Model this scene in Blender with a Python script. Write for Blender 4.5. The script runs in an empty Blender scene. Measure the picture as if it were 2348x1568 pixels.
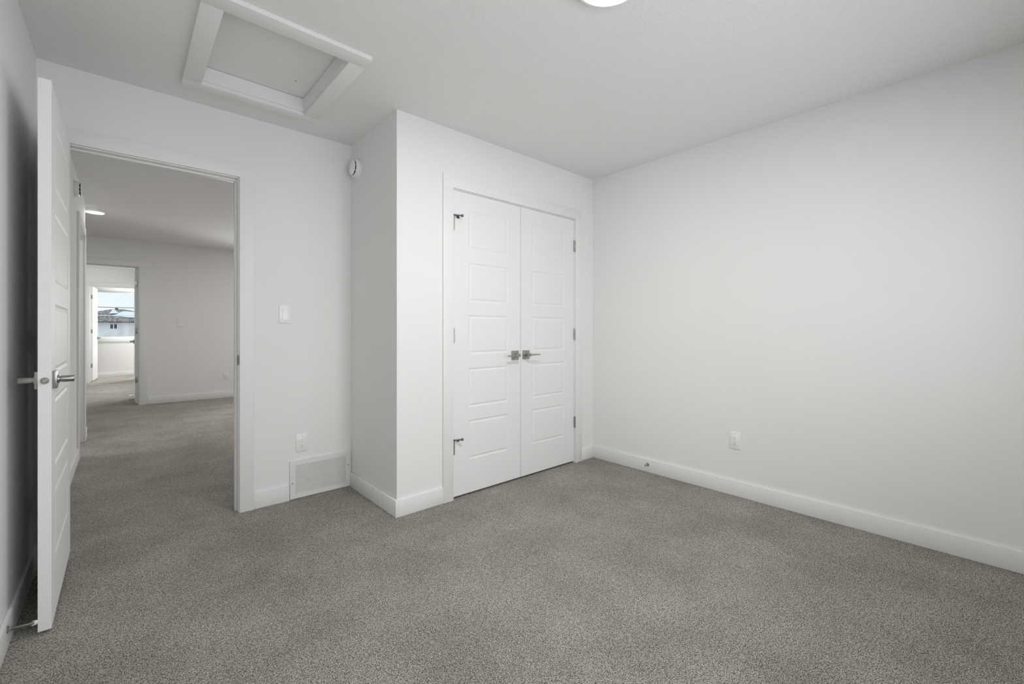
import bpy, bmesh, math, random
from mathutils import Matrix, Vector
random.seed(7)
C = bpy.context.scene.collection
SC = bpy.context.scene
R = math.radians

# ------------------------------------------------------------------ camera
cam_d = bpy.data.cameras.new('camera'); cam = bpy.data.objects.new('camera', cam_d); C.objects.link(cam)
cam.location = (0, 0, 1.122)
cam.rotation_euler = (R(90), 0, -R(41.5715))
cam_d.sensor_width = 36; cam_d.sensor_fit = 'HORIZONTAL'
cam_d.lens = 1004.0 / 2348 * 36
cam_d.shift_x = 0; cam_d.shift_y = -(784 - 755.4) / 2348
cam_d.clip_start = 0.02; cam_d.clip_end = 400
SC.camera = cam

# ------------------------------------------------------------------ colour management, sky
SC.view_settings.view_transform = 'Standard'; SC.view_settings.look = 'None'
SC.view_settings.gamma = 1; SC.view_settings.use_curve_mapping = False
SC.view_settings.exposure = 0.09
world = bpy.data.worlds.new('sky'); SC.world = world; world.use_nodes = True
wn = world.node_tree.nodes; wl = world.node_tree.links; wn.clear()
wo = wn.new('ShaderNodeOutputWorld'); wb = wn.new('ShaderNodeBackground')
wt = wn.new('ShaderNodeTexCoord'); wm = wn.new('ShaderNodeMapping'); wm.inputs['Scale'].default_value = (1, 1, 2.5)
wns = wn.new('ShaderNodeTexNoise'); wns.inputs['Scale'].default_value = 6; wns.inputs['Detail'].default_value = 4
wr = wn.new('ShaderNodeValToRGB')
wr.color_ramp.elements[0].position = .35; wr.color_ramp.elements[0].color = (.75, .89, 1.0, 1)
wr.color_ramp.elements[1].position = .7; wr.color_ramp.elements[1].color = (.92, .945, .99, 1)
wl.new(wt.outputs['Generated'], wm.inputs['Vector']); wl.new(wm.outputs['Vector'], wns.inputs['Vector'])
wl.new(wns.outputs['Fac'], wr.inputs['Fac']); wl.new(wr.outputs['Color'], wb.inputs['Color'])
wb.inputs['Strength'].default_value = 1.03; wl.new(wb.outputs['Background'], wo.inputs['Surface'])

# daylight: area lamps outside each window's glass; all but the first are added fill
def area(name, loc, rot, sx, sy, power, color=(1, 1, 1), spread=180):
    l = bpy.data.lights.new(name, 'AREA'); l.shape = 'RECTANGLE'; l.size = sx; l.size_y = sy
    l.energy = power; l.color = color; l.spread = R(spread)
    o = bpy.data.objects.new(name, l); C.objects.link(o); o.location = loc; o.rotation_euler = rot
    return o
def point(name, loc, power, r=.1, color=(1, 1, 1)):
    l = bpy.data.lights.new(name, 'POINT'); l.energy = power; l.shadow_soft_size = r; l.color = color
    o = bpy.data.objects.new(name, l); C.objects.link(o); o.location = loc; return o
DAY = (1.0, .995, .985); HALL = (1.0, .965, .955)
area('daylight_bedroom', (.85, -.62, 1.4), (R(90), 0, 0), 1.8, 1.3, 20, DAY)   # points +Y into the bedroom
area('fill_bedroom_right', (2.25, -.62, 1.4), (R(90), 0, 0), .9, 1.3, 5.5, DAY)  # extra lamp added to brighten the right wall
area('fill_hall', (2.25, 8.72, 1.4), (R(-90), 0, 0), 1.3, 1.2, 37, HALL)           # added fill lamp, points -Y into the hall
area('fill_far_room', (1.46, 10.8, 1.5), (R(90), 0, R(90)), 1.9, 1.1, 38, DAY)  # lamp added to brighten the far room from its right side
WARM = (1, .985, .96)

# ------------------------------------------------------------------ materials
def mat(name, col, rough=.6, metal=0, spec=.5):
    m = bpy.data.materials.new(name); m.use_nodes = True
    b = m.node_tree.nodes['Principled BSDF']
    b.inputs['Base Color'].default_value = (*col, 1); b.inputs['Roughness'].default_value = rough
    b.inputs['Metallic'].default_value = metal; b.inputs['Specular IOR Level'].default_value = spec
    return m
def bump(m, scale, strength, dist=.001, detail=3, stretch=None):
    nt = m.node_tree; b = nt.nodes['Principled BSDF']
    tc = nt.nodes.new('ShaderNodeTexCoord'); n = nt.nodes.new('ShaderNodeTexNoise')
    n.inputs['Scale'].default_value = scale; n.inputs['Detail'].default_value = detail
    if stretch:
        mp = nt.nodes.new('ShaderNodeMapping'); mp.inputs['Scale'].default_value = stretch
        nt.links.new(tc.outputs['Object'], mp.inputs['Vector']); nt.links.new(mp.outputs['Vector'], n.inputs['Vector'])
    else: nt.links.new(tc.outputs['Object'], n.inputs['Vector'])
    bp = nt.nodes.new('ShaderNodeBump'); bp.inputs['Strength'].default_value = strength; bp.inputs['Distance'].default_value = dist
    nt.links.new(n.outputs['Fac'], bp.inputs['Height']); nt.links.new(bp.outputs['Normal'], b.inputs['Normal'])
    return m
def vary(m, c1, c2, scale, detail=4, lo=.3, hi=.7):
    nt = m.node_tree; b = nt.nodes['Principled BSDF']
    tc = nt.nodes.new('ShaderNodeTexCoord'); n = nt.nodes.new('ShaderNodeTexNoise')
    n.inputs['Scale'].default_value = scale; n.inputs['Detail'].default_value = detail
    r = nt.nodes.new('ShaderNodeValToRGB')
    r.color_ramp.elements[0].position = lo; r.color_ramp.elements[0].color = (*c1, 1)
    r.color_ramp.elements[1].position = hi; r.color_ramp.elements[1].color = (*c2, 1)
    nt.links.new(tc.outputs['Object'], n.inputs['Vector']); nt.links.new(n.outputs['Fac'], r.inputs['Fac'])
    nt.links.new(r.outputs['Color'], b.inputs['Base Color'])
    return m
def emit(name, col, s):
    m = mat(name, col, .4)
    b = m.node_tree.nodes['Principled BSDF']
    b.inputs['Emission Color'].default_value = (*col, 1); b.inputs['Emission Strength'].default_value = s
    return m

M_WALL = vary(bump(mat('wall_paint', (.85, .85, .84), .85, spec=.15), 260, .12, .0006), (.872, .870, .862), (.886, .884, .878), 1.3)
M_CEIL = vary(bump(mat('ceiling_texture', (.80, .80, .79), .9, spec=.2), 125, .85, .003, 4), (.86, .858, .85), (.89, .888, .882), 90)
M_TRIM = vary(bump(mat('trim_enamel', (.85, .85, .845), .45, spec=.3), 180, .05, .0004), (.868, .867, .861), (.88, .879, .875), 2)
M_DOOR = vary(bump(mat('door_enamel', (.85, .85, .85), .5, spec=.25), 240, .10, .0005), (.868, .868, .865), (.88, .88, .877), 2)
M_STEEL = vary(bump(mat('satin_nickel', (.36, .35, .34), .30, 1), 300, .06, .0003), (.34, .335, .33), (.42, .41, .40), 25)
M_DARK = vary(mat('dark_steel', (.13, .13, .125), .4, .8), (.10, .10, .10), (.16, .16, .155), 30)
M_PLAST = vary(mat('white_plastic', (.92, .92, .91), .25, spec=.6), (.915, .915, .905), (.93, .93, .925), 8)
M_GRILLE = vary(mat('white_metal_paint', (.83, .83, .82), .4, spec=.4), (.82, .82, .81), (.84, .84, .835), 8)
M_BLACK = vary(mat('slot_black', (.015, .015, .015), .6), (.012, .012, .012), (.02, .02, .02), 10)
M_RUBBER = vary(mat('white_rubber', (.75, .75, .74), .6), (.73, .73, .72), (.77, .77, .76), 40)
M_CAVITY = vary(mat('duct_lining', (.6, .6, .6), .9), (.57, .57, .57), (.63, .63, .63), 10)
M_SCREW = vary(mat('painted_screw', (.6, .6, .6), .4), (.58, .58, .58), (.62, .62, .62), 40)
M_LAMP = emit('lamp_diffuser', (1.0, .99, .97), 9)
M_VINYL = vary(mat('window_vinyl', (.85, .85, .85), .35), (.84, .84, .84), (.86, .86, .86), 5)

def glass():
    m = bpy.data.materials.new('window_glass'); m.use_nodes = True; nt = m.node_tree; nt.nodes.clear()
    o = nt.nodes.new('ShaderNodeOutputMaterial'); mx = nt.nodes.new('ShaderNodeMixShader')
    t = nt.nodes.new('ShaderNodeBsdfTransparent'); g = nt.nodes.new('ShaderNodeBsdfGlossy')
    f = nt.nodes.new('ShaderNodeFresnel'); f.inputs['IOR'].default_value = 1.2
    t.inputs['Color'].default_value = (.97, .98, .98, 1); g.inputs['Roughness'].default_value = .02
    nt.links.new(f.outputs[0], mx.inputs[0]); nt.links.new(t.outputs[0], mx.inputs[1]); nt.links.new(g.outputs[0], mx.inputs[2])
    nt.links.new(mx.outputs[0], o.inputs['Surface']); return m
M_GLASS = glass()

def carpet():
    m = mat('grey_beige_carpet', (.3, .28, .25), .95, spec=.08); nt = m.node_tree; b = nt.nodes['Principled BSDF']; N = nt.nodes.new; L = nt.links.new
    b.inputs['Sheen Weight'].default_value = .15; b.inputs['Sheen Roughness'].default_value = .6
    tc = N('ShaderNodeTexCoord')
    # twisted yarn tufts: small cells, each with its own shade
    wv = N('ShaderNodeTexNoise'); wv.inputs['Scale'].default_value = 120; wv.inputs['Detail'].default_value = 2
    L(tc.outputs['Object'], wv.inputs['Vector'])
    ad = N('ShaderNodeVectorMath'); ad.operation = 'MULTIPLY_ADD'; ad.inputs[1].default_value = (.004, .004, .004)
    L(wv.outputs['Color'], ad.inputs[0]); L(tc.outputs['Object'], ad.inputs[2])
    v = N('ShaderNodeTexVoronoi'); v.inputs['Scale'].default_value = 360; L(ad.outputs[0], v.inputs['Vector'])
    sp = N('ShaderNodeSeparateColor'); L(v.outputs['Color'], sp.inputs[0])
    n = N('ShaderNodeTexNoise'); n.inputs['Scale'].default_value = 290; n.inputs['Detail'].default_value = 4; n.inputs['Roughness'].default_value = .7
    L(tc.outputs['Object'], n.inputs['Vector'])
    mixv = N('ShaderNodeMath'); mixv.operation = 'MULTIPLY_ADD'; mixv.inputs[1].default_value = .42
    L(sp.outputs[0], mixv.inputs[0])
    nn = N('ShaderNodeMath'); nn.operation = 'MULTIPLY_ADD'; nn.inputs[1].default_value = 2.3; nn.inputs[2].default_value = -.86
    L(n.outputs['Fac'], nn.inputs[0]); L(nn.outputs[0], mixv.inputs[2])
    r = N('ShaderNodeValToRGB'); cr = r.color_ramp
    cr.elements[0].position = .22; cr.elements[0].color = (.045, .039, .030, 1)
    cr.elements[1].position = .80; cr.elements[1].color = (.90, .855, .76, 1)
    e = cr.elements.new(.48); e.color = (.37, .342, .298, 1)
    L(mixv.outputs[0], r.inputs['Fac'])
    # pile leaning different ways where people have walked: broad soft patches
    big = N('ShaderNodeTexNoise'); big.inputs['Scale'].default_value = 2.9; big.inputs['Detail'].default_value = 5; big.inputs['Roughness'].default_value = .55
    L(tc.outputs['Object'], big.inputs['Vector'])
    br = N('ShaderNodeMapRange'); br.inputs['From Min'].default_value = .3; br.inputs['From Max'].default_value = .7
    br.inputs['To Min'].default_value = 1.18; br.inputs['To Max'].default_value = 1.64; L(big.outputs['Fac'], br.inputs['Value'])
    mu = N('ShaderNodeMix'); mu.data_type = 'RGBA'; mu.blend_type = 'MULTIPLY'; mu.inputs['Factor'].default_value = 1
    cmb = N('ShaderNodeCombineColor')
    for i in range(3): L(br.outputs[0], cmb.inputs[i])
    L(r.outputs['Color'], mu.inputs['A']); L(cmb.outputs[0], mu.inputs['B']); L(mu.outputs['Result'], b.inputs['Base Color'])
    bp = N('ShaderNodeBump'); bp.inputs['Strength'].default_value = 1.0; bp.inputs['Distance'].default_value = .007
    L(mixv.outputs[0], bp.inputs['Height']); L(bp.outputs['Normal'], b.inputs['Normal'])
    return m
M_CARPET = carpet()

# ------------------------------------------------------------------ mesh helpers
class MB:
    def __init__(s): s.bm = bmesh.new(); s.mats = []
    def _mi(s, m):
        if m is None: return 0
        if m not in s.mats: s.mats.append(m)
        return s.mats.index(m)
    def box(s, x0, x1, y0, y1, z0, z1, bev=0, m=None, seg=2):
        g = bmesh.ops.create_cube(s.bm, size=1)
        for v in g['verts']:
            v.co = Vector(((x0 + x1) / 2 + v.co.x * (x1 - x0), (y0 + y1) / 2 + v.co.y * (y1 - y0), (z0 + z1) / 2 + v.co.z * (z1 - z0)))
        fs = set(f for v in g['verts'] for f in v.link_faces)
        if m is not None:
            for f in fs: f.material_index = s._mi(m)
        if bev:
            es = list(set(e for v in g['verts'] for e in v.link_edges))
            bmesh.ops.bevel(s.bm, geom=es, offset=bev, segments=seg, affect='EDGES', profile=.5, clamp_overlap=True)
        return s
    def lathe(s, prof, p0, axis, n=32, m=None):
        """prof: (distance along axis, radius) pairs"""
        a = Vector(axis).normalized(); t = Vector((0, 0, 1)) if abs(a.z) < .9 else Vector((1, 0, 0))
        u = a.cross(t).normalized(); w = a.cross(u); p0 = Vector(p0); rings = []
        for d, r in prof:
            if r < 1e-6: rings.append([s.bm.verts.new(p0 + a * d)])
            else: rings.append([s.bm.verts.new(p0 + a * d + (u * math.cos(2 * math.pi * k / n) + w * math.sin(2 * math.pi * k / n)) * r) for k in range(n)])
        fs = []
        for A, B in zip(rings, rings[1:]):
            for k in range(n):
                k2 = (k + 1) % n
                if len(A) == 1 and len(B) == 1: continue
                if len(A) == 1: fs.append(s.bm.faces.new((A[0], B[k2], B[k])))
                elif len(B) == 1: fs.append(s.bm.faces.new((A[k], A[k2], B[0])))
                else: fs.append(s.bm.faces.new((A[k], A[k2], B[k2], B[k])))
        for f in fs:
            f.smooth = True
            if m is not None: f.material_index = s._mi(m)
        return s
    def cyl(s, p0, p1, r, n=24, ch=0, m=None):
        p0 = Vector(p0); d = Vector(p1) - p0; L = d.length
        if ch: pr = [(0, 0), (0, r - ch), (ch, r), (L - ch, r), (L, r - ch), (L, 0)]
        else: pr = [(0, 0), (0, r), (L, r), (L, 0)]
        return s.lathe(pr, p0, d, n, m)
    def poly(s, pts, m=None):
        f = s.bm.faces.new([s.bm.verts.new(p) for p in pts])
        if m is not None: f.material_index = s._mi(m)
        return s
    def prism(s, pts, vec, m=None):
        """closed solid: polygon swept along vec"""
        A = [s.bm.verts.new(p) for p in pts]; B = [s.bm.verts.new(Vector(p) + Vector(vec)) for p in pts]; n = len(A)
        fs = [s.bm.faces.new(A), s.bm.faces.new(B[::-1])] + [s.bm.faces.new((A[i], B[i], B[(i + 1) % n], A[(i + 1) % n])) for i in range(n)]
        if m is not None:
            for f in fs: f.material_index = s._mi(m)
        return s
    def build(s, name, m, parent=None, mtx=None, smooth_angle=None):
        bmesh.ops.recalc_face_normals(s.bm, faces=s.bm.faces)
        me = bpy.data.meshes.new(name); s.bm.to_mesh(me); s.bm.free(); me.set_sharp_from_angle(angle=R(32))
        if s.mats:
            for k in s.mats: me.materials.append(k)
        else: me.materials.append(m)
        o = bpy.data.objects.new(name, me); C.objects.link(o)
        if parent: o.parent = parent
        if mtx is not None: o.matrix_local = mtx
        return o
def tag(o, label=None, cat=None, group=None, kind=None):
    if label: o['label'] = label
    if cat: o['category'] = cat
    if group: o['group'] = group
    if kind: o['kind'] = kind
    return o
def empty(name, loc=(0, 0, 0), rz=0, label=None, cat=None, group=None, kind=None):
    o = bpy.data.objects.new(name, None); C.objects.link(o); o.location = loc; o.rotation_euler = (0, 0, rz); o.empty_display_size = .05
    return tag(o, label, cat, group, kind)
def struct(name, mb, m, label, cat): return tag(mb.build(name, m), label, cat, kind='structure')
def dup(root, loc=None, rz=None, label=None, group=None):
    r = root.copy(); C.objects.link(r)
    if loc is not None: r.location = loc
    if rz is not None: r.rotation_euler = (0, 0, rz)
    if label: r['label'] = label
    if group: r['group'] = group
    for ch in list(root.children):
        c = ch.copy(); C.objects.link(c); c.parent = r
        for g in list(ch.children):
            d = g.copy(); C.objects.link(d); d.parent = c
    return r

H = 2.44; T = .12
# ------------------------------------------------------------------ floor and ceilings
b = MB().box(-2.2, 4.02, -.58, 8.68, -.15, 0).box(-2.2, 1.42, 8.68, 14.42, -.15, 0)
struct('floor', b, M_CARPET, 'grey-beige twisted-pile carpet running through every room', 'floor')
hx0, hx1, hy0, hy1 = .306, .820, 2.116, 2.823                      # attic hatch opening
b = MB()
b.box(-.438, hx0, -.58, 3.243, H, H + .12).box(hx1, 3.217, -.58, 3.243, H, H + .12)
b.box(hx0, hx1, -.58, hy0, H, H + .12).box(hx0, hx1, hy1, 3.243, H, H + .12)
struct('ceiling', b, M_CEIL, 'bedroom ceiling in fine white stipple with the attic hatch', 'ceiling')
struct('ceiling', MB().box(-2.2, 4.2, 3.243, 8.68, H, H + .12), M_CEIL, 'hall ceiling beyond the open bedroom door', 'ceiling')
struct('ceiling', MB().box(-2.2, 1.42, 8.68, 14.42, H, H + .12), M_CEIL, 'ceiling of the far rooms beyond the hall', 'ceiling')

# ------------------------------------------------------------------ bedroom walls
struct('wall_left', MB().box(-.438, -.318, -.58, 3.123, 0, H), M_WALL, 'white left wall behind the open bedroom door', 'wall')
b = MB().box(-.438, -.258, 3.123, 3.243, 0, H).box(.544, 3.217, 3.123, 3.243, 0, H).box(-.258, .544, 3.123, 3.243, 2.069, H)
struct('wall_back', b, M_WALL, 'white wall holding the hall doorway and the grille', 'wall')
struct('wall_alcove', MB().box(1.223, 1.343, 2.538, 3.123, 0, H), M_WALL, 'short white return wall of the closet with the smoke alarm', 'wall')
b = MB().box(1.223, 1.607, 2.418, 2.538, 0, H).box(2.865, 3.097, 2.418, 2.538, 0, H).box(1.607, 2.865, 2.418, 2.538, 2.069, H)
struct('wall_closet', b, M_WALL, 'white closet wall around the double doors', 'wall')
struct('wall_right', MB().box(3.097, 3.217, -.58, 3.123, 0, H), M_WALL, 'long bare white right wall with one outlet', 'wall')
wx0, wx1, wz0, wz1 = -.05, 2.75, .75, 2.05
b = MB().box(-.318, wx0, -.58, -.46, 0, H).box(wx1, 3.097, -.58, -.46, 0, H).box(wx0, wx1, -.58, -.46, 0, wz0).box(wx0, wx1, -.58, -.46, wz1, H)
struct('wall_rear', b, M_WALL, 'white wall behind the camera with the bedroom window', 'wall')

def window(name, x0, x1, z0, z1, yo, yi, label, bars=True):
    """yo outer wall face, yi inner wall face"""
    w = empty(name, ((x0 + x1) / 2, (yo + yi) / 2, z0), label=label, cat='window', kind='structure')
    ox, oy, oz = w.location; s = 1 if yi > yo else -1
    def B(mb, a, b_, c, d, e, f, bev=0): c, d = sorted((c, d)); return mb.box(a - ox, b_ - ox, c - oy, d - oy, e - oz, f - oz, bev)
    fr = MB(); ym = yo + s * .07; t = .045
    for q in ((x0, x1, z0, z0 + t), (x0, x1, z1 - t, z1), (x0, x0 + t, z0 + t, z1 - t), (x1 - t, x1, z0 + t, z1 - t)):
        B(fr, q[0], q[1], yo, ym, q[2], q[3])
    if bars: B(fr, (x0 + x1) / 2 - .025, (x0 + x1) / 2 + .025, yo + s * .01, ym - s * .005, z0 + t, z1 - t)
    fr.build('window_frame', M_VINYL, w)
    g = MB(); B(g, x0 + t, x1 - t, yo + s * .03, yo + s * .036, z0 + t, z1 - t); g.build('pane', M_GLASS, w)
    lin = MB(); k = .012                                            # painted liner
    B(lin, x0, x0 + k, ym, yi, z0 + k, z1 - k); B(lin, x1 - k, x1, ym, yi, z0 + k, z1 - k); B(lin, x0, x1, ym, yi, z0, z0 + k); B(lin, x0, x1, ym, yi, z1 - k, z1)
    lin.build('window_liner', M_TRIM, w)
    cs = MB(); cw = .085; ct = .016
    for q in ((x0 - cw, x1 + cw, z1, z1 + cw), (x0 - cw, x1 + cw, z0 - cw, z0), (x0 - cw, x0, z0, z1), (x1, x1 + cw, z0, z1)):
        B(cs, q[0], q[1], yi, yi + s * ct, q[2], q[3], .002)
    cs.build('window_casing', M_TRIM, w)
    return w
window('window_1', wx0, wx1, wz0, wz1, -.58, -.46, 'wide bedroom window in the wall behind the camera')

# ------------------------------------------------------------------ door frames
def frame_y(name, x0, x1, ya, yb, zt, cl, cr, ct, label, stop_y=None, top_w=.08, back=True, front=True, th=.019):
    """doorway through a wall lying along X: clear opening x0..x1, wall faces ya (near) yb (far)"""
    o = empty(name, ((x0 + x1) / 2, (ya + yb) / 2, 0), label=label, cat='door frame', kind='structure'); ox, oy, _ = o.location
    def B(mb, a, b_, c, d, e, f, bev=0): return mb.box(a - ox, b_ - ox, c - oy, d - oy, e, f, bev)
    j = MB(); B(j, x0 - th, x0, ya, yb, 0, zt, .0008); B(j, x1, x1 + th, ya, yb, 0, zt, .0008); B(j, x0 - th, x1 + th, ya, yb, zt, zt + th, .0008)
    j.build('jamb', M_TRIM, o)
    if stop_y:
        s0, s1 = stop_y; st = MB()
        B(st, x0, x0 + .011, s0, s1, 0, zt - .011, .001); B(st, x1 - .011, x1, s0, s1, 0, zt - .011, .001); B(st, x0, x1, s0, s1, zt - .011, zt, .001)
        st.build('stop_bead', M_TRIM, o)
    rv = .006
    sides = ([(ya - ct, ya)] if front else []) + ([(yb, yb + ct)] if back else [])
    for (c0, c1) in sides:
        for nm, q in (('side_casing', (x0 - rv - cl, x0 - rv, 0, zt + rv)), ('side_casing', (x1 + rv, x1 + rv + cr, 0, zt + rv)), ('head_casing', (x0 - rv - cl, x1 + rv + cr, zt + rv, zt + rv + top_w))):
            k = MB(); B(k, q[0], q[1], c0, c1, q[2], q[3], .0005); k.build(nm, M_TRIM, o)
    return o
tr1 = frame_y('trim_1', -.239, .525, 3.123, 3.243, 2.05, .073, .077, .015, 'white frame and casing of the hall doorway', (3.161, 3.196))
tr2 = frame_y('trim_2', 1.626, 2.847, 2.418, 2.538, 2.048, .078, .078, .014, 'white casing around the closet double doors', (2.462, 2.49), back=False)

# ------------------------------------------------------------------ baseboards
def basebd(name, segs, label):
    b = MB()
    for x0, x1, y0, y1 in segs: b.box(x0, x1, y0, y1, 0, .103, .003)
    return struct(name, b, M_TRIM, label, 'baseboard')
bt = .014
basebd('baseboard_left', [(-.318, -.318 + bt, -.446, 3.108)], 'white baseboard along the left wall behind the door')
basebd('baseboard_back', [(.608, .812, 3.123 - bt, 3.123)], 'short white baseboard between hall doorway and grille')
basebd('baseboard_alcove', [(1.223 - bt, 1.223, 2.418 - bt, 3.123)], 'white baseboard on the closet return wall')
basebd('baseboard_closet', [(1.223, 1.542, 2.418 - bt, 2.418), (2.931, 3.097 - bt, 2.418 - bt, 2.418)], 'white baseboard on both sides of the closet casing')
basebd('baseboard_right', [(3.097 - bt, 3.097, -.446, 2.418)], 'long white baseboard under the bare right wall')
basebd('baseboard_rear', [(-.318, 3.097, -.46, -.446)], 'white baseboard below the bedroom window')

# ------------------------------------------------------------------ doors
PANEL_TOPS = [1.916, 1.561, 1.206, .846, .492]; PH = .268
def leaf_mesh(W, Hh, t, sl, sr):
    """moulded five-panel slab; x 0..W, y 0..t, z 0..Hh; grooved panels on both faces"""
    bm = bmesh.new()
    def quad(a, b_, c, d): bm.faces.new([bm.verts.new(p) for p in (a, b_, c, d)])
    zs = sorted([(z - PH, z) for z in PANEL_TOPS])
    for side in (0, 1):
        y = t * side; s = 1 if side == 0 else -1
        def P(x, d, z): return (x, y + s * d, z)
        def rect(x0, x1, z0, z1): quad(P(x0, 0, z0), P(x1, 0, z0), P(x1, 0, z1), P(x0, 0, z1))
        rect(0, sl, 0, Hh); rect(W - sr, W, 0, Hh)
        z = 0
        for z0, z1 in zs:
            rect(sl, W - sr, z, z0); z = z1
            rings = []
            for ins, dep in ((0, 0), (.0015, .0005), (.009, .0034), (.012, .0039), (.015, .0034), (.0235, .0007), (.025, .0004)):
                rings.append([P(sl + ins, dep, z0 + ins), P(W - sr - ins, dep, z0 + ins), P(W - sr - ins, dep, z1 - ins), P(sl + ins, dep, z1 - ins)])
            for A, B_ in zip(rings, rings[1:]):
                for k in range(4): quad(A[k], A[(k + 1) % 4], B_[(k + 1) % 4], B_[k])
            quad(*rings[-1])
        rect(sl, W - sr, z, Hh)
    quad((0, 0, 0), (0, t, 0), (0, t, Hh), (0, 0, Hh)); quad((W, 0, 0), (W, t, 0), (W, t, Hh), (W, 0, Hh))
    quad((0, 0, 0), (W, 0, 0), (W, t, 0), (0, t, 0)); quad((0, 0, Hh), (W, 0, Hh), (W, t, Hh), (0, t, Hh))
    bmesh.ops.remove_doubles(bm, verts=bm.verts, dist=.00001)
    bmesh.ops.recalc_face_normals(bm, faces=bm.faces)
    me = bpy.data.meshes.new('leaf'); bm.to_mesh(me); bm.free(); me.materials.append(M_DOOR)
    return me
def leaf(parent, W, Hh=2.03, t=.035, sl=.122, sr=.122, z=.015):
    o = bpy.data.objects.new('leaf', leaf_mesh(W, Hh, t, sl, sr)); C.objects.link(o); o.parent = parent; o.location = (0, 0, z)
    return o
def handle(parent, x, y, z, out, dr):
    """lever set: out = -1 / +1 along local y away from the leaf, dr = direction of the lever along local x"""
    r = MB(); a, b_ = sorted((y, y + out * .012)); r.box(x - .033, x + .033, a, b_, z - .033, z + .033, .0018)
    r = r.build('handle_rose', M_STEEL, parent)
    n = MB(); n.lathe([(.0, 0), (.0, .017), (.004, .0165), (.005, .0115), (.008, .0115), (.009, .0124), (.043, .0124), (.045, .0112), (.045, 0)], (x, y + out * .012, z), (0, out, 0), 32)
    n = n.build('handle_neck', M_STEEL, r)
    l = MB(); y1 = y + out * .0575; y0 = y + out * .048
    pts = [(x - dr * .004, y0, z - .0062), (x - dr * .004, y0, z + .0062), (x + dr * .03, y0, z + .0052), (x + dr * .104, y0, z + .0036), (x + dr * .106, y0, z + .0022),
           (x + dr * .106, y0, z - .0022), (x + dr * .104, y0, z - .0036), (x + dr * .03, y0, z - .0052)]
    l.prism(pts, (0, y1 - y0, 0)); l.build('handle_lever', M_STEEL, r)
    return r
def hinge(parent, x, y, z, leafdir=None, r=.0065, h=.089, plates=None, stop=None):
    m = MB(); g = .0007; n = 5; hh = h / n
    for k in range(n): m.cyl((x, y, z + k * hh + g), (x, y, z + (k + 1) * hh - g), r, 16)
    m.cyl((x, y, z - .003), (x, y, z + h + .003), r * .62, 12)
    if plates:
        for p in plates: m.box(*p)
    o = m.build('hinge', M_STEEL, parent)
    if stop:
        s = MB(); d = stop; zt = z + h + .006
        s.cyl((x, y, zt - .005), (x, y, zt + .004), .0105, 16, .001)
        s.cyl((x + d * .006, y - .004, zt), (x + d * .050, y - .020, zt), .0042, 14)
        s.cyl((x + d * .048, y - .019, zt), (x + d * .060, y - .0235, zt), .0085, 16, .001)
        s.cyl((x + d * .020, y - .009, zt - .006), (x + d * .036, y + .004, zt - .008), .004, 12)
        s.cyl((x + d * .034, y + .002, zt - .008), (x + d * .042, y + .009, zt - .009), .0085, 16, .001)
        s.build('hinge_pin_stop', M_DARK, o)
    return o

# closet pair
d2 = empty('door_2', (1.629, 2.420, 0), label='left closet door, hinged left, with two pin stops', cat='door', kind='structure')
leaf(d2, .602); handle(d2, 2.1725 - 1.629, 0, .932, -1, -1)
for z, st in ((.298, 1), (1.038, None), (1.782, 1)): hinge(d2, -.0025, -.0085, z, stop=st)
d3 = empty('door_3', (2.235, 2.420, 0), label='right closet door, hinged next to the right wall', cat='door', kind='structure')
leaf(d3, .608, sl=.115, sr=.122); handle(d3, 2.2835 - 2.235, 0, .932, -1, 1)
for z in (.298, 1.038, 1.782): hinge(d3, .6100, -.0085, z)

# open bedroom door
d1 = empty('door_1', (-.2, 2.347, 0), rz=R(90), label='open bedroom door standing nearly flat to the left wall', cat='door', kind='structure')
# local x -> world +Y, local y -> world -X
leaf(d1, .754, sl=.117, sr=.117)
handle(d1, .062, 0, .933, -1, 1); handle(d1, .062, .035, .933, 1, 1)
k = MB(); k.lathe([(0, 0), (0, .0125), (.0012, .0125), (.0012, .0095), (.001, .0095), (.009, .0088), (.011, .007), (.0115, 0)], (0, .0175, .933), (-1, 0, 0), 28)
k.build('latch_bolt', M_STEEL, d1)
for z in (.298, 1.038, 1.782): hinge(d1, .757 + .004, .035 + .004, z, r=.006)
# strike plate on the right jamb
s = MB(); s.box(.5235, .5252, 3.112, 3.139, .905, .965, .0004).box(.5225, .5245, 3.106, 3.114, .912, .958, .0006)
s.box(.5228, .5237, 3.120, 3.132, .918, .950, m=None)
st = s.build('strike_plate', M_DARK, tr1); st.location = -tr1.location

# ------------------------------------------------------------------ ceiling hatch
hat = empty('attic_hatch', ((hx0 + hx1) / 2, (hy0 + hy1) / 2, H), label='white framed square attic hatch in the ceiling above the doorway', cat='hatch')
cx_, cy_ = hat.location.x, hat.location.y; cw = .078
b = MB()
X0, X1, Y0, Y1 = hx0 - cx_, hx1 - cx_, hy0 - cy_, hy1 - cy_
for q in ((X0 - cw, X1 + cw, Y0 - cw - .008, Y0), (X0 - cw, X1 + cw, Y1, Y1 + cw), (X0 - cw, X0, Y0, Y1), (X1, X1 + cw, Y0, Y1)):
    b.box(q[0], q[1], q[2], q[3], -.020, 0, .0005)
b.build('frame', M_TRIM, hat)
b = MB(); t = .006
b.box(X0, X0 + t, Y0, Y1, 0, .075).box(X1 - t, X1, Y0, Y1, 0, .075).box(X0 + t, X1 - t, Y0, Y0 + t, 0, .075).box(X0 + t, X1 - t, Y1 - t, Y1, 0, .075)
b.build('reveal', M_TRIM, hat)
b = MB(); b.box(X0 - .01, X1 + .01, Y0 - .01, Y1 + .01, .079, .095); b.build('panel', M_WALL, hat)
b = MB(); b.cyl((.16, .18, .0775), (.16, .18, .0795), .003, 12); b.build('screw_hole', M_DARK, hat)

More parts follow.
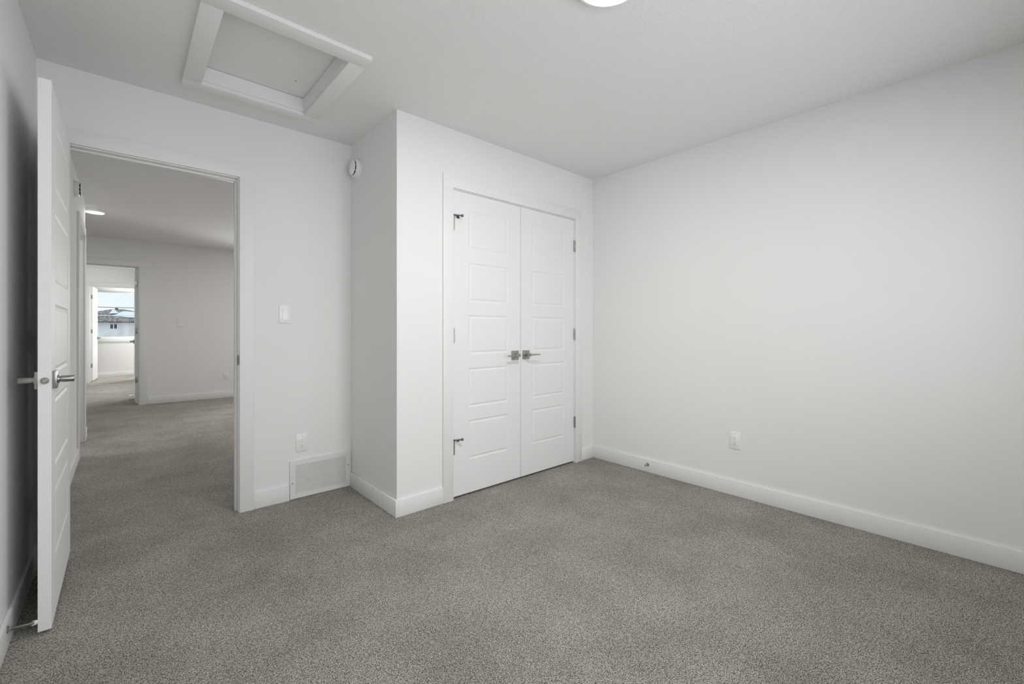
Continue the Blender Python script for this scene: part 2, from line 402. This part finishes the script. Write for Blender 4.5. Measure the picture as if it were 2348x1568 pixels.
# ------------------------------------------------------------------ ceiling lamps
def ceiling_lamp(loc, label, power, r=.142, grp='round flush ceiling lamps'):
    o = empty('ceiling_lamp', loc, label=label, cat='ceiling lamp', group=grp)
    k = MB(); k.lathe([(0, 0), (0, r - .004), (.004, r), (.016, r), (.022, r - .006), (.024, r - .016), (.022, r - .019), (.018, r - .02), (.018, 0)], (0, 0, 0), (0, 0, -1), 64)
    k.build('rim', M_PLAST, o)
    k = MB(); k.lathe([(.0185, 0), (.0185, r - .0205), (.024, r - .022), (.0262, r - .05), (.0268, 0)], (0, 0, 0), (0, 0, -1), 64)
    k.build('diffuser', M_LAMP, o)
    if power:
        l = bpy.data.lights.new('lamp_light', 'AREA'); l.shape = 'DISK'; l.size = 2 * r - .05; l.energy = power; l.color = WARM
        lo = bpy.data.objects.new('lamp_light', l); C.objects.link(lo); lo.parent = o; lo.location = (0, 0, -.030)
    return o
ceiling_lamp((1.355, .976, H), 'lit round flush lamp at the top edge of the bedroom ceiling', 16)
ceiling_lamp((-.24, 6.70, H), 'lit round flush lamp seen through the doorway on the hall ceiling', 7, r=.098)

# ------------------------------------------------------------------ smoke alarms
def smoke_alarm(loc, nrm, label):
    """disc on a wall, axis along local -X"""
    o = empty('smoke_alarm', loc, label=label, cat='smoke alarm')
    s_ = nrm
    k = MB(); k.lathe([(0, 0), (0, .066), (.010, .066), (.010, .062), (.012, .062), (.012, 0)], (0, 0, 0), (s_, 0, 0), 48)
    k.build('base_ring', M_PLAST, o)
    k = MB(); k.lathe([(.012, 0), (.012, .063), (.028, .061), (.032, .056), (.032, 0)], (0, 0, 0), (s_, 0, 0), 48)
    k.build('body', M_PLAST, o)
    k = MB(); k.lathe([(.031, 0), (.031, .048), (.040, .047), (.040, 0)], (0, 0, 0), (s_, 0, 0), 48, M_BLACK)
    for a in range(12, 360, 40):
        c, q = math.cos(R(a)), math.sin(R(a)); k.cyl((s_ * .031, c * .0475, q * .0475), (s_ * .041, c * .0475, q * .0475), .0022, 8, 0, M_PLAST)
    k.build('vent_slots', M_BLACK, o)
    k = MB(); k.lathe([(.040, 0), (.040, .051), (.043, .050), (.046, .044), (.047, 0)], (0, 0, 0), (s_, 0, 0), 48)
    k.build('cover', M_PLAST, o)
    k = MB(); k.cyl((s_ * .0465, .012, -.012), (s_ * .0482, .012, -.012), .008, 16, 0); k.build('test_button', M_PLAST, o)
    return o
smoke_alarm((1.223, 3.0, 2.243), -1, 'round white smoke alarm with black slots on the closet return wall')

# ------------------------------------------------------------------ switch, outlets
def switch(loc, rz, label, w=.070, h=.114):
    """plate in local XZ, facing local -Y"""
    o = empty('light_switch', loc, rz, label, 'light switch')
    k = MB(); k.box(-w / 2, w / 2, -.0065, 0, -h / 2, h / 2, .0018); k.build('plate', M_PLAST, o)
    k = MB(); k.prism([(-.0155, -.0065, .033), (-.0155, -.0115, .033), (-.0155, -.0080, 0), (-.0155, -.0095, -.033), (-.0155, -.0065, -.033)], (.031, 0, 0)); k.build('rocker', M_PLAST, o)
    k = MB(); k.box(-.0175, .0175, -.0072, -.0060, -.0355, .0355); k.build('rocker_seat', M_GRILLE, o)
    for z in (-.048, .048):
        k = MB(); k.cyl((0, -.0062, z), (0, -.0073, z), .0028, 12); k.build('screw', M_SCREW, o)
    return o
def outlet(loc, rz, label, w=.070, h=.114):
    o = empty('power_outlet', loc, rz, label, 'outlet')
    k = MB(); k.box(-w / 2, w / 2, -.0055, 0, -h / 2, h / 2, .0018); k.build('plate', M_PLAST, o)
    k = MB(); k.box(-.0168, .0168, -.0078, -.005, -.0335, .0335, .0006); f = k.build('receptacle', M_PLAST, o)
    for zc in (-.017, .017):
        k = MB(); k.box(-.0070, -.0056, -.0080, -.0070, zc + .002, zc + .008).box(.0050, .0068, -.0080, -.0070, zc + .003, zc + .008)
        k.cyl((0, -.0070, zc - .006), (0, -.0081, zc - .006), .0023, 14)
        k.build('socket_slots', M_BLACK, f)
    for z in (-.048, .048):
        k = MB(); k.cyl((0, -.0052, z), (0, -.0061, z), .0026, 12); k.build('screw', M_SCREW, o)
    return o
switch((.788, 3.123, 1.220), 0, 'white rocker light switch on the wall right of the hall doorway')
outlet((.890, 3.123, .366), 0, 'white double outlet just above the return air grille')
outlet((3.097, 1.214, .372), R(-90), 'white double outlet alone on the bare right wall')

# ------------------------------------------------------------------ return air grille
g = empty('air_return_grille', (1.014, 3.123, .008), label='wide white slatted return air grille in the corner at floor level', cat='grille')
gw, gh = .396, .247
fx0, fx1, fz0, fz1 = -.166, .166, .030, .216
k = MB()
for q in ((-gw / 2, gw / 2, 0, fz0), (-gw / 2, gw / 2, fz1, gh), (-gw / 2, fx0, fz0, fz1), (fx1, gw / 2, fz0, fz1)): k.box(q[0], q[1], -.012, 0, q[2], q[3])
k.box(-gw / 2 - .001, gw / 2 + .001, -.0045, 0, -.001, fz0); k.build('frame', M_GRILLE, g)
k = MB(); k.box(fx0, fx1, -.0012, -.0002, fz0, fz1); k.build('duct_backing', M_CAVITY, g)
k = MB(); N_ = 26; p = (fz1 - fz0) / N_
for i in range(N_):
    z = fz0 + p * (i + .12)
    k.prism([(fx0, -.0112, z), (fx0, -.0112, z + .0042), (fx0, -.0050, z + .0066), (fx0, -.0050, z + .0030)], (fx1 - fx0, 0, 0))
k.build('slats', M_GRILLE, g)
for x in (-.08, .08):
    pass
for x, z in ((-gw / 2 + .014, .100), (gw / 2 - .014, .150)):
    k = MB(); k.cyl((x, -.0118, z), (x, -.0136, z), .0035, 14, .0006); k.build('screw', M_DARK, g)

# ------------------------------------------------------------------ door stops
def door_stop(base, vec, label, L):
    o = empty('door_stop', base, label=label, cat='door stop')
    v = Vector(vec).normalized(); P0 = Vector((0, 0, 0))
    k = MB(); k.lathe([(0, 0), (0, .0125), (.003, .0125), (.006, .007), (.010, .0048), (L - .012, .0048), (L - .012, 0)], P0, v, 24)
    k.build('rod', M_STEEL, o)
    k = MB(); k.lathe([(L - .012, 0), (L - .012, .0085), (L - .002, .0085), (L, .006), (L, 0)], P0, v, 24); k.build('rubber_tip', M_RUBBER, o)
    return o
door_stop((3.097 - bt, 1.868, .062), (-1, 0, -.08), 'small metal door stop on the right wall baseboard', .072)
door_stop((-.318 + bt, 2.300, .080), (.067, .048, -.027), 'long thin metal door stop between left baseboard and open door', .086)

# ================================================================== hall beyond the doorway
struct('wall_hall_left', MB().box(-.42, -.30, 3.243, 5.34, 0, H).box(-.42, -.30, 5.34, 6.12, 2.07, H), M_WALL, 'white left wall of the hall, seen edge-on past the open door', 'wall')
struct('wall_hall_return', MB().box(-2.08, -.30, 6.12, 6.37, 0, H), M_WALL, 'white wall end past the side doorway in the hall', 'wall')
struct('wall_side_room', MB().box(-2.2, -2.08, 3.243, 14.42, 0, H).box(-2.08, -.42, 4.6, 4.72, 0, H), M_WALL, 'white walls of the side room off the hall', 'wall')
struct('wall_hall_right', MB().box(3.9, 4.02, 3.243, 8.68, 0, H), M_WALL, 'white right wall of the open hall area', 'wall')
b = MB().box(1.3, 1.42, 8.68, 9.8, 0, H).box(1.3, 1.42, 11.8, 14.42, 0, H).box(1.3, 1.42, 9.8, 11.8, 0, .93).box(1.3, 1.42, 9.8, 11.8, 2.07, H)
struct('wall_far_right', b, M_WALL, 'white right wall of the rooms beyond the hall', 'wall')
def window_x(name, y0, y1, z0, z1, label):
    w = empty(name, (1.36, (y0 + y1) / 2, z0), label=label, cat='window', kind='structure'); oy = (y0 + y1) / 2; t = .045
    def Bx(mb, a, b_, c, d, e, f): return mb.box(a - 1.36, b_ - 1.36, c - oy, d - oy, e - z0, f - z0)
    fr = MB()
    for q in ((y0, y1, z0, z0 + t), (y0, y1, z1 - t, z1), (y0, y0 + t, z0 + t, z1 - t), (y1 - t, y1, z0 + t, z1 - t), (oy - .025, oy + .025, z0 + t, z1 - t)): Bx(fr, 1.35, 1.42, *q)
    fr.build('window_frame', M_VINYL, w)
    g_ = MB(); Bx(g_, 1.385, 1.391, y0 + t, y1 - t, z0 + t, z1 - t); g_.build('pane', M_GLASS, w)
    cs = MB()
    for q in ((y0 - .085, y1 + .085, z1, z1 + .085), (y0 - .085, y1 + .085, z0 - .085, z0), (y0 - .085, y0, z0, z1), (y1, y1 + .085, z0, z1)): Bx(cs, 1.284, 1.3, *q)
    cs.build('window_casing', M_TRIM, w)
window_x('window_4', 9.8, 11.8, .93, 2.07, 'unseen window added to light the room beyond the hall')  # out of view, added as an opening for the far room fill lamp
b = MB().box(-2.08, -.613, 8.56, 8.68, 0, H).box(.187, 1.55, 8.56, 8.68, 0, H).box(2.95, 3.9, 8.56, 8.68, 0, H).box(1.55, 2.95, 8.56, 8.68, 0, .75).box(1.55, 2.95, 8.56, 8.68, 2.05, H).box(-.613, .187, 8.56, 8.68, 2.069, H)
window('window_3', 1.55, 2.95, .75, 2.05, 8.68, 8.56, 'unseen wide window added in the hall end wall for light')  # out of view, added so the hall gets light from its end
struct('wall_hall_end', b, M_WALL, 'white end wall of the hall with switch and outlet', 'wall')
b = MB().box(-2.08, -.556, 12.9, 13.02, 0, H).box(.243, 1.3, 12.9, 13.02, 0, H).box(-.556, .243, 12.9, 13.02, 2.069, H)
struct('wall_far_middle', b, M_WALL, 'white wall with the second doorway beyond the hall', 'wall')
ux0, ux1, uz0, uz1 = -.80, .42, .905, 2.06
b = MB().box(-2.08, ux0, 14.3, 14.42, 0, H).box(ux1, 1.3, 14.3, 14.42, 0, H).box(ux0, ux1, 14.3, 14.42, 0, uz0).box(ux0, ux1, 14.3, 14.42, uz1, H)
struct('wall_far_end', b, M_WALL, 'white farthest wall holding the bright window', 'wall')
window('window_2', ux0, ux1, uz0, uz1, 14.42, 14.3, 'farthest window looking out on a snowy roof', bars=False)
struct('wall_outer_back', MB().box(3.217, 4.02, 3.123, 3.243, 0, H), M_WALL, 'short wall closing the hall beside the closet', 'wall')

frame_y('trim_3', -.594, .168, 8.56, 8.68, 2.05, .08, .090, .015, 'white casing of the doorway at the end of the hall', (8.60, 8.635))
frame_y('trim_4', -.537, .224, 12.9, 13.02, 2.05, .08, .08, .015, 'white casing of the farthest doorway', (12.94, 12.975))
# side doorway in the hall's left wall
o = empty('trim_5', (-.36, 5.73, 0), label='white casing of the side doorway on the hall left', cat='door frame', kind='structure')
def B5(mb, a, b_, c, d, e, f, bev=.001): return mb.box(a + .36, b_ + .36, c - 5.73, d - 5.73, e, f, bev)
k = MB(); B5(k, -.42, -.30, 5.34, 5.359, 0, 2.05); B5(k, -.42, -.30, 6.101, 6.12, 0, 2.05); B5(k, -.42, -.30, 5.34, 6.12, 2.05, 2.07); k.build('jamb', M_TRIM, o)
k = MB(); B5(k, -.385, -.35, 5.359, 5.370, 0, 2.039); B5(k, -.385, -.35, 6.09, 6.101, 0, 2.039); B5(k, -.385, -.35, 5.359, 6.101, 2.039, 2.05); k.build('stop_bead', M_TRIM, o)
for q in ((5.270, 5.353, 0, 2.056), (6.107, 6.19, 0, 2.056), (5.270, 6.19, 2.056, 2.136)):
    k = MB(); B5(k, -.30, -.284, *q); k.build('head_casing' if q[2] else 'side_casing', M_TRIM, o)
basebd('baseboard_hall_left', [(-.30, -.286, 3.26, 5.268), (-.30, -.286, 6.192, 6.384), (-2.08, -.30, 6.37, 6.384)], 'white baseboard along the left side of the hall')
basebd('baseboard_hall_end', [(.265, 3.9, 8.546, 8.56), (-2.08, -.681, 8.546, 8.56)], 'white baseboard on the end wall of the hall')
basebd('baseboard_far_end', [(-2.08, 1.3, 14.286, 14.3)], 'white baseboard below the farthest window')
basebd('baseboard_far_middle', [(-2.08, -.625, 12.886, 12.9), (.312, 1.3, 12.886, 12.9)], 'white baseboard beside the farthest doorway')

# door at the end of the hall: hinged right, opened away; we look at its hinge edge
d4 = empty('door_4', (.165, 8.69, 0), rz=R(90), label='open door at the end of the hall, seen on its hinge edge', cat='door', kind='structure')
leaf(d4, .757, sl=.117, sr=.117).location = (0, -.0, .015)
# local y points to -X, so the slab spans X .083 .. .118
for z in (.318, 1.058, 1.762):
    k = MB(); k.box(-.0016, .0002, .002, .034, z, z + .089, .0006)
    k.cyl((-.006, -.0015, z), (-.006, -.0015, z + .089), .006, 14); k.build('hinge', M_STEEL, d4)
handle(d4, .757 - .062, .035, .93, 1, -1); handle(d4, .757 - .062, 0, .93, -1, -1)
# farthest door: hinged left, opened away into the window room
d5 = empty('door_5', (-.497, 13.03, 0), rz=R(86), label='farthest open door, its panelled face beside the window', cat='door', kind='structure')
leaf(d5, .757, sl=.117, sr=.117).location = (0, 0, .015)
for z in (.30, 1.04, 1.78):
    k = MB(); k.box(-.0016, .0002, .001, .034, z, z + .089, .0006); k.cyl((-.004, .038, z), (-.004, .038, z + .089), .006, 14); k.build('hinge', M_STEEL, d5)
handle(d5, .757 - .062, 0, .93, -1, -1); handle(d5, .757 - .062, .035, .93, 1, -1)

smoke_alarm((-.30, 5.0, 2.262), 1, 'smoke alarm high on the hall left wall, seen edge-on beside the door')
switch((.660, 8.56, 1.217), 0, 'small white light switch on the end wall of the hall')
outlet((1.269, 8.56, .360), 0, 'small white outlet low on the end wall of the hall')
def register(loc, rz, label):
    o = empty('floor_register', loc, rz, label, 'floor register', 'white floor registers')
    k = MB()
    for q in ((-.15, .15, -.055, -.040), (-.15, .15, .040, .055), (-.15, -.135, -.04, .04), (.135, .15, -.04, .04)): k.box(q[0], q[1], q[2], q[3], 0, .012)
    k.build('frame', M_GRILLE, o)
    k = MB()
    for i in range(12): k.box(-.13 + i * .0225, -.118 + i * .0225, -.04, .04, .002, .010)
    k.build('slats', M_GRILLE, o); return o
register((.22, 9.78, 0), R(0), 'white floor register half hidden behind the hall end door')
register((-.30, 14.21, 0), R(0), 'white floor register below the farthest window')
# unseen lamps added to brighten the rooms beyond (out of view behind the walls)
ceiling_lamp((2.4, 6.6, H), 'unseen flush lamp added to light the hall, right of the doorway', 17)
ceiling_lamp((-1.3, 5.5, H), 'unseen flush lamp added to light the side room', 9)
ceiling_lamp((.9, 10.8, H), 'unseen flush lamp added to light the room beyond the hall', 16)
ceiling_lamp((.85, 13.7, H), 'unseen flush lamp added to light the farthest room', 28)

# ================================================================== outside
M_SNOWG = vary(mat('snow_ground', (.8, .82, .86), .9), (.74, .77, .82), (.86, .88, .92), .4)
struct('ground', MB().box(-70, 70, 16, 150, -3.3, -3.0), M_SNOWG, 'snow covered ground outside the far window', 'ground')
M_STUCCO = vary(bump(mat('grey_stucco', (.5, .53, .55), .95), 6, .5, .03), (.72, .71, .68), (.93, .90, .86), 1.2, 8, .3, .72)
def shingles():
    m = mat('brown_shingles', (.25, .23, .2), .95); nt = m.node_tree; b_ = nt.nodes['Principled BSDF']
    tc = nt.nodes.new('ShaderNodeTexCoord'); n = nt.nodes.new('ShaderNodeTexNoise'); n.inputs['Scale'].default_value = 5; n.inputs['Detail'].default_value = 8; n.inputs['Roughness'].default_value = .75
    r = nt.nodes.new('ShaderNodeValToRGB'); cr = r.color_ramp
    cr.elements[0].position = .36; cr.elements[0].color = (.10, .085, .07, 1); cr.elements[1].position = .64; cr.elements[1].color = (.75, .76, .78, 1)
    e = cr.elements.new(.52); e.color = (.26, .235, .20, 1)
    nt.links.new(tc.outputs['Object'], n.inputs['Vector']); nt.links.new(n.outputs['Fac'], r.inputs['Fac']); nt.links.new(r.outputs['Color'], b_.inputs['Base Color']); return m
M_SHING = shingles(); M_SNOW = vary(mat('snow', (.88, .9, .95), .9), (.84, .87, .93), (.92, .94, .97), .8)
M_EAVE = vary(mat('dark_eave', (.10, .10, .10), .8), (.06, .06, .06), (.16, .15, .14), 4)
M_PANE = vary(mat('dark_pane', (.07, .08, .075), .2), (.04, .045, .04), (.13, .15, .13), 3)
hs = empty('house', (-.8, 60, -3.0), label='grey stucco house with snowy brown roof outside the far window', cat='house')
Z0 = -3.0
def hz(z): return z - Z0
W0, W1 = -6.4, 6.6
k = MB(); k.box(W0, W1, 0, 9, 0, hz(1.92)); k.build('wall', M_STUCCO, hs)
# lower roof skirt from the eaves up, then the upper hip
k = MB(); e0 = hz(1.93); e1 = hz(2.52)
k.prism([(W0 - .6, -.6, e0), (W0 - .6, -.6, e0 - .10), (W0 - .6, 9.6, e0 - .10), (W0 - .6, 9.6, e0)], (W1 - W0 + 1.2, 0, 0))
k.build('eave', M_EAVE, hs)
k = MB(); A = [(W0 - .6, -.6, e0), (W1 + .6, -.6, e0), (W1 + .6, 9.6, e0), (W0 - .6, 9.6, e0)]
Bq = [(W0 + .3, 1.2, e1), (W1 - .3, 1.2, e1), (W1 - .3, 7.8, e1), (W0 + .3, 7.8, e1)]
for i in range(4): k.poly([A[i], A[(i + 1) % 4], Bq[(i + 1) % 4], Bq[i]])
k.poly(Bq); k.build('lower_roof', M_SHING, hs)
k = MB(); pk = [(-.05, 4.2, hz(3.34)), (.9, 4.4, hz(3.34))]; h0 = hz(2.50)
Q = [(-3.4, 1.5, h0), (4.2, 1.5, h0), (4.2, 7.4, h0), (-3.4, 7.4, h0)]
k.poly([Q[0], Q[1], pk[1], pk[0]]); k.poly([Q[1], Q[2], pk[1]]); k.poly([Q[2], Q[3], pk[0], pk[1]]); k.poly([Q[3], Q[0], pk[0]]); k.poly(Q)
k.build('upper_roof', M_SHING, hs)
def on_up(x, t, off=.03):   # point on the upper roof's front slope: t 0 at its foot, 1 at the ridge
    return (x, 1.5 + 2.7 * t - off, h0 + (hz(3.34) - h0) * t + off)
def on_low(x, t, off=.03): return (x, -.6 + 1.8 * t - off, e0 + (e1 - e0) * t + off)
k = MB()
k.prism([on_up(-.36, .30), on_up(-.02, .95), on_up(.18, .72), on_up(.44, .34)], (0, -.03, .02))
k.prism([on_up(-.10, .06), on_up(.30, .24), on_up(.46, .50), on_up(.80, .66), on_up(1.7, .60), on_up(3.0, .30), on_up(3.6, .02)], (0, -.03, .02))
k.prism([on_low(-.15, .90), on_low(.5, .84), on_low(1.7, .62), on_low(5.6, .35), on_low(5.6, .98), on_low(-.15, .98)], (0, -.03, .02))
k.prism([on_low(-6.2, .90), on_low(-.15, .90), on_low(-.15, .99), on_low(-6.2, .99)], (0, -.03, .02))
k.prism([on_low(.05, .66), on_low(.42, .58), on_low(.50, .66), on_low(.20, .72)], (0, -.02, .015))
k.build('snow_patch', M_SNOW, hs)
k = MB(); k.box(.10, .36, 4.2, 4.5, hz(3.2), hz(3.46)); k.build('chimney', M_EAVE, hs)
k = MB(); wxa, wxb, wza, wzb = -.28, .36, hz(1.14), hz(1.73)
for q in ((wxa, wxb, wza, wza + .07), (wxa, wxb, wzb - .07, wzb), (wxa, wxa + .07, wza + .07, wzb - .07), (wxb - .07, wxb, wza + .07, wzb - .07), (.005, .075, wza + .07, wzb - .07)): k.box(q[0], q[1], -.08, .0, q[2], q[3])
f_ = k.build('window', M_VINYL, hs)
k = MB(); k.box(wxa + .07, wxb - .07, -.03, -.005, wza + .07, wzb - .07); k.build('pane', M_PANE, f_)
# overhead line
k = MB(); pts = [(-16 + 32 * i / 24, 38, 2.54 + .30 * (i / 12 - 1) ** 2) for i in range(25)]
for p, q in zip(pts, pts[1:]): k.cyl(p, q, .018, 8)
tag(k.build('power_line', M_EAVE), 'thin dark overhead wire crossing the sky above the snowy roof', 'cable')
